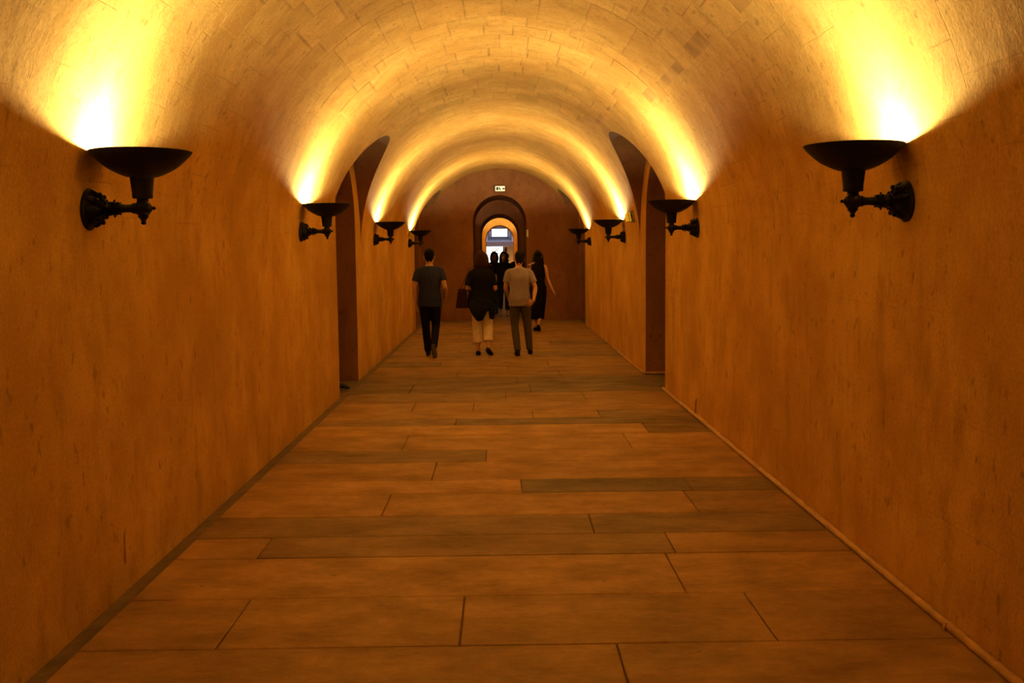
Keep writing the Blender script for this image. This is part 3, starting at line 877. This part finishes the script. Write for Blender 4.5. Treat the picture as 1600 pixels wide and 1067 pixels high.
        hb.tube([Hd((-.05,.055,1.68)), Hd((0,.066,1.69)), Hd((.05,.055,1.68))], [.022,.026,.022], 10, 2, ref=(0,0,1))
    remesh(hb, 'hair', P['hair'], body, .009, 3)
    # upper garment
    t = MB()
    lo = .84 if P.get('untucked', True) else .92
    if P.get('dress'):
        torso(t, .92, 1.44, .014)
        z0 = P['dress']
        kx = (an[-1].x+an[1].x)/2; ky = (an[-1].y+an[1].y)/2
        t.tube([(0,0,.95), (kx*.2,ky*.2,.75), (kx*.5,ky*.5,.5), (kx*.7,ky*.7,z0)], [(.176,.125),(.185,.14),(.165,.14),(.150,.13)], 20, 4, cap=.05)
    else:
        torso(t, lo, 1.44, .020, flare=.02)
        t.tube([L((0,0,P.get('hem', .84))), L((0,0,.95)), L((0,0,1.06))], [(hips*bw+.028,.135*bw),(hips*bw+.024,.130*bw),(.165*bw,.118*bw)], 22, 3, cap=.04)
    sl = P.get('sleeve', .55)
    if sl > 0:
        for sd in (-1, 1):
            S, E = sh[sd], el[sd]; e = S.lerp(E, sl); k = .9 if fem else 1.0
            t.tube([S + Vector((-sd*.075, 0, .012)), S + Vector((-sd*.004,0,-.012)), S.lerp(E, sl*.5), e], [.050*k,.058*k,.062*k,.067*k], 14, 3, cap=.05)
    remesh(t, P.get('top_name', 'shirt'), P['top'], body, .008, 5)
    # trousers
    if not P.get('dress'):
        g = MB(); tl_ = P.get('leg_len', 1.0); wd = P.get('leg_wide', 0.0)
        g.tube([(0,0,1.02), (0,-.004,.93), (0,-.004,.84)], [(.145*bw,.108*bw),(hips*bw+.010,.124*bw),(hips*bw-.005,.118*bw)], 20, 3, cap=.1)
        for sd in (-1, 1):
            Hp, K, A = hp[sd], kn[sd], an[sd]
            end = K.lerp(A, tl_)
            g.tube([Hp+Vector((0,0,.03)), Hp.lerp(K,.35), Hp.lerp(K,.75), K, K.lerp(end,.5), end], [.094,.090+wd*.3,.074+wd*.6,.066+wd,.062+wd,.056+wd*1.15], 14, 4, cap=.05)
        remesh(g, 'trousers', P['bottom'], body, .008, 5)
    # shoes
    for sd in (-1, 1):
        A, K, f = an[sd], kn[sd], fd[sd]
        upf = (K-A).normalized(); upf = (upf - f*upf.dot(f)).normalized()
        o_ = MB()
        o_.tube([A-f*.055-upf*.040, A-f*.02-upf*.042, A+f*.06-upf*.048, A+f*.13-upf*.054, A+f*.18-upf*.058], [(.032,.032),(.037,.036),(.041,.029),(.043,.022),(.028,.016)], 14, 3, ref=tuple(upf.cross(f)), cap=.5)
        if P.get('shoe_top', True): o_.tube([A-upf*.04, A+upf*.015], [.040, .040], 12, 2)
        shoe = remesh(o_, 'shoe', P.get('shoe', DARK_SHOE), body, .007, 2)
        so = MB(); so.tube([A-f*.078-upf*.068, A-upf*.070, A+f*.08-upf*.070, A+f*.195-upf*.070], [(.030,.010),(.036,.010),(.042,.010),(.026,.009)], 12, 3, ref=tuple(upf.cross(f)), cap=.3)
        so.build('sole', P.get('sole', DARK_SHOE), shoe, True)
    return root, body, L

HAIR_BLK = plain('black_hair', (.008,.006,.006), .75, 0, .3, 60, .08)
HAIR_RED = plain('auburn_hair', (.040,.014,.009), .75, 0, .3, 60, .08)

# man in a dark grey tee
person('man in dark grey t-shirt and black trousers walking away beside the left wall', (-1.13, 16.45, 0), R_(3), dict(
    h=1.71, hair=HAIR_BLK, top=cloth('charcoal_tee', (.027,.031,.085)), top_name='t_shirt', bottom=cloth('black_trousers', (.012,.012,.014)), sole=plain('grey_sole', (.10,.085,.07), .7),
    el=((-.245,-.03,1.10), (.240,-.06,1.115)), wr=((-.235,.03,.865), (.250,.12,.955)), hd=((.02,.06,-.3), (0,.2,-.16)),
    kn=((-.075,.06,.485), (.085,.06,.475)), an=((-.045,.06,.082), (.055,-.30,.185)), fd=((0,1,0), (.1,.45,-.78)), sleeve=.62, hem=.80, build=1.02))

# woman with bag and tied sweater
w_root, w_body, wL = person('woman in black top and white cropped trousers carrying a bag on her left side', (-.30, 16.55, 0), R_(-2), dict(
    h=1.66, fem=True, hair=HAIR_RED, hair_style='bob', top=cloth('black_top', (.010,.010,.011)), top_name='top', bottom=cloth('white_trousers', (.86,.72,.58)), build=1.22,
    el=((-.235,-.03,1.10), (.225,-.03,1.10)), wr=((-.20,.20,1.02), (.15,.19,1.06)), hd=((.1,.3,.02), (-.3,.25,.05)),
    kn=((-.085,.07,.48), (.095,.04,.475)), an=((-.075,.02,.082), (.105,-.12,.13)), fd=((0,1,0), (.25,.85,-.38)), leg_len=.70, leg_wide=.018, sleeve=.80, hem=.86, shoe_top=False))
sweat = MB()
sweat.tube([(0,-.005,.955), (0,-.012,.90), (0,-.02,.80), (0,-.03,.74)], [(.205,.150),(.222,.166),(.220,.160),(.190,.130)], 24, 3, cap=.1)
sweat.tube([(-.03,-.135,.90), (-.04,-.16,.78), (-.035,-.16,.66), (-.02,-.15,.585)], [(.17,.035),(.16,.035),(.10,.030),(.05,.022)], 16, 4, cap=.2)
sweat.tube([(.13,-.10,.88), (.165,-.12,.76), (.170,-.115,.66), (.165,-.11,.61)], [(.07,.05),(.055,.045),(.048,.04),(.035,.03)], 14, 3, cap=.2)
remesh(sweat, 'tied_sweater', cloth('navy_sweater', (.012,.014,.022)), w_body, .008, 4)
# her shoulder bag (held: a thing of its own)
bag = empty('shoulder_bag', (-.30-.338, 16.48, .77)); tag(bag, 'dark maroon shoulder bag at the left side of the woman in white trousers', 'bag')
M_BAG = plain('maroon_leather', (.022,.006,.005), .6, 0, .3, 18, .1)
bb = MB()
bb.prism([(-.080,0), (.125,0), (.095,.30), (.075,.315), (-.020,.315), (-.040,.295)], -.055, .055, 'y')
remesh(bb, 'bag_body', M_BAG, bag, .008, 8)
MB().tube([(-.06,-.04,.262), (0,-.052,.268), (.055,-.040,.266)], [.004,.004,.004], 8, 3, ref=(0,0,1)).build('zip', plain('brass_zip', (.5,.40,.28), .35, .7), bag, True)
MB().tube([(-.01,.03,.29), (.05,.05,.42), (.115,.045,.55), (.148,.02,.640)], [(.014,.005)]*4, 8, 3, ref=(0,1,0)).build('strap', M_BAG, bag, True)
MB().tube([(.06,-.02,.29), (.08,-.06,.42), (.125,-.075,.55), (.148,-.01,.640)], [(.014,.005)]*4, 8, 3, ref=(0,1,0)).build('strap', M_BAG, bag, True)

# man in a beige tee, right hand at his back pocket
person('man in beige t-shirt and olive trousers with right hand at his back pocket', (.315, 16.5, 0), R_(4), dict(
    h=1.66, hair=HAIR_BLK, top=cloth('beige_tee', (.29,.225,.28)), top_name='t_shirt', bottom=cloth('olive_trousers', (.085,.065,.038)),
    el=((-.225,.03,1.115), (.255,-.05,1.11)), wr=((-.185,.20,.96), (.215,-.15,.905)), hd=((.05,.25,-.1), (-.35,.02,-.28)), pn=((1,0,0), (0,1,0)), curl=.7,
    kn=((-.085,.04,.48), (.125,.06,.475)), an=((-.055,-.10,.085), (.165,.08,.085)), fd=((-.05,1,0), (.15,1,0)), sleeve=.66, hem=.815, lean=(-.02,0), head_off=(.02,0,0)))

# woman in a long black dress
d_root, d_body, dL = person('woman in sleeveless long black dress with long black hair near the end wall', (.80, 21.6, 0), R_(-8), dict(
    h=1.67, fem=True, hair=HAIR_BLK, hair_style='long', hair_z=1.20, top=cloth('black_dress_cloth', (.008,.008,.009)), top_name='dress', dress=.26, sleeve=0, build=1.0,
    el=((-.21,.02,1.10), (.215,-.05,1.11)), wr=((-.18,.20,.98), (.315,-.10,.885)), hd=((.05,.3,.05), (.20,-.03,-.28)),
    kn=((-.07,.10,.48), (.07,-.02,.48)), an=((-.075,.0,.085), (.03,-.24,.14)), fd=((0,1,0), (0,.85,-.4)), shoe_top=False))
sc_ = MB()
sc_.tube([(-.06,-.10,1.46), (-.13,-.085,1.43), (-.185,-.03,1.40), (-.18,.06,1.36)], [(.022,.035),(.026,.045),(.026,.045),(.02,.035)], 12, 3, ref=(0,0,1))
scm, nt_, bs_ = new_mat('striped_scarf')
tc_ = N(nt_, 'ShaderNodeTexCoord'); wv = N(nt_, 'ShaderNodeTexWave'); wv.inputs['Scale'].default_value = 9; wv.bands_direction = 'DIAGONAL'
nt_.links.new(tc_.outputs['Object'], wv.inputs['Vector'])
nt_.links.new(ramp(nt_, wv.outputs['Fac'], .45, .6, (.30,.03,.02,1), (.75,.60,.50,1)), bs_.inputs['Base Color'])
remesh(sc_, 'scarf', scm, d_body, .007, 3)
MB().ball((.045,-.075,1.665), (.016,.012,.012), 10, 6).build('hair_clip', plain('pale_clip', (.7,.6,.5), .4), d_body, True)

# three people coming through the doorway
G = 'people coming through the arched doorway'
a_root, a_body, aL = person('person with black hair and pale collar in the doorway, leftmost of three', (-.16, 27.9, 0), R_(165), dict(
    h=1.66, fem=True, face=True, hair=HAIR_BLK, hair_style='bob', group=G, voxel=.007, head_turn=R_(25), top=cloth('plum_top', (.05,.03,.035)), top_name='top', bottom=cloth('teal_jeans', (.09,.15,.16)),
    el=((-.22,.0,1.10), (.22,.0,1.10)), wr=((-.21,.10,.88), (.21,.12,.88)), kn=((-.08,.10,.48), (.08,.02,.48)), an=((-.08,.08,.085), (.08,-.20,.14)), fd=((0,1,0), (0,.85,-.4)), sleeve=.7))
person('woman with long black hair and dark clothes facing the viewer in the doorway', (.095, 26.9, 0), R_(184), dict(
    h=1.66, fem=True, face=True, hair=HAIR_BLK, hair_style='long', group=G, voxel=.007, top=cloth('black_blouse', (.010,.010,.010)), top_name='blouse', bottom=cloth('dark_blue_jeans', (.020,.028,.030)),
    el=((-.21,.0,1.10), (.21,.0,1.10)), wr=((-.14,.18,1.05), (.20,.08,.87)), kn=((-.08,.08,.48), (.08,.02,.48)), an=((-.08,.10,.085), (.08,-.16,.13)), fd=((0,1,0), (0,.88,-.36)), leg_len=.8, sleeve=.9, shoe=SK, shoe_top=False))
person('person with short black hair in the doorway behind the man in beige', (.50, 28.4, 0), R_(178), dict(
    h=1.67, face=True, hair=HAIR_BLK, group=G, voxel=.007, top=cloth('brown_shirt', (.06,.04,.025)), bottom=cloth('dark_trousers', (.015,.014,.014)), build=.92,
    el=((-.22,.0,1.10), (.22,.0,1.10)), wr=((-.20,.10,.88), (.20,.10,.88)), kn=((-.08,.06,.48), (.08,.02,.48)), an=((-.08,.06,.085), (.08,-.12,.11)), sleeve=.6))
co = MB()
co.tube([(-.10,.055,1.385), (-.085,-.03,1.445), (0,-.075,1.462), (.085,-.03,1.445), (.10,.055,1.385), (.03,.095,1.34)], [(.016,.026)]*6, 10, 3, ref=(0,0,1))
remesh(co, 'collar', cloth('pale_pink_collar', (.72,.52,.50)), a_body, .007, 3)
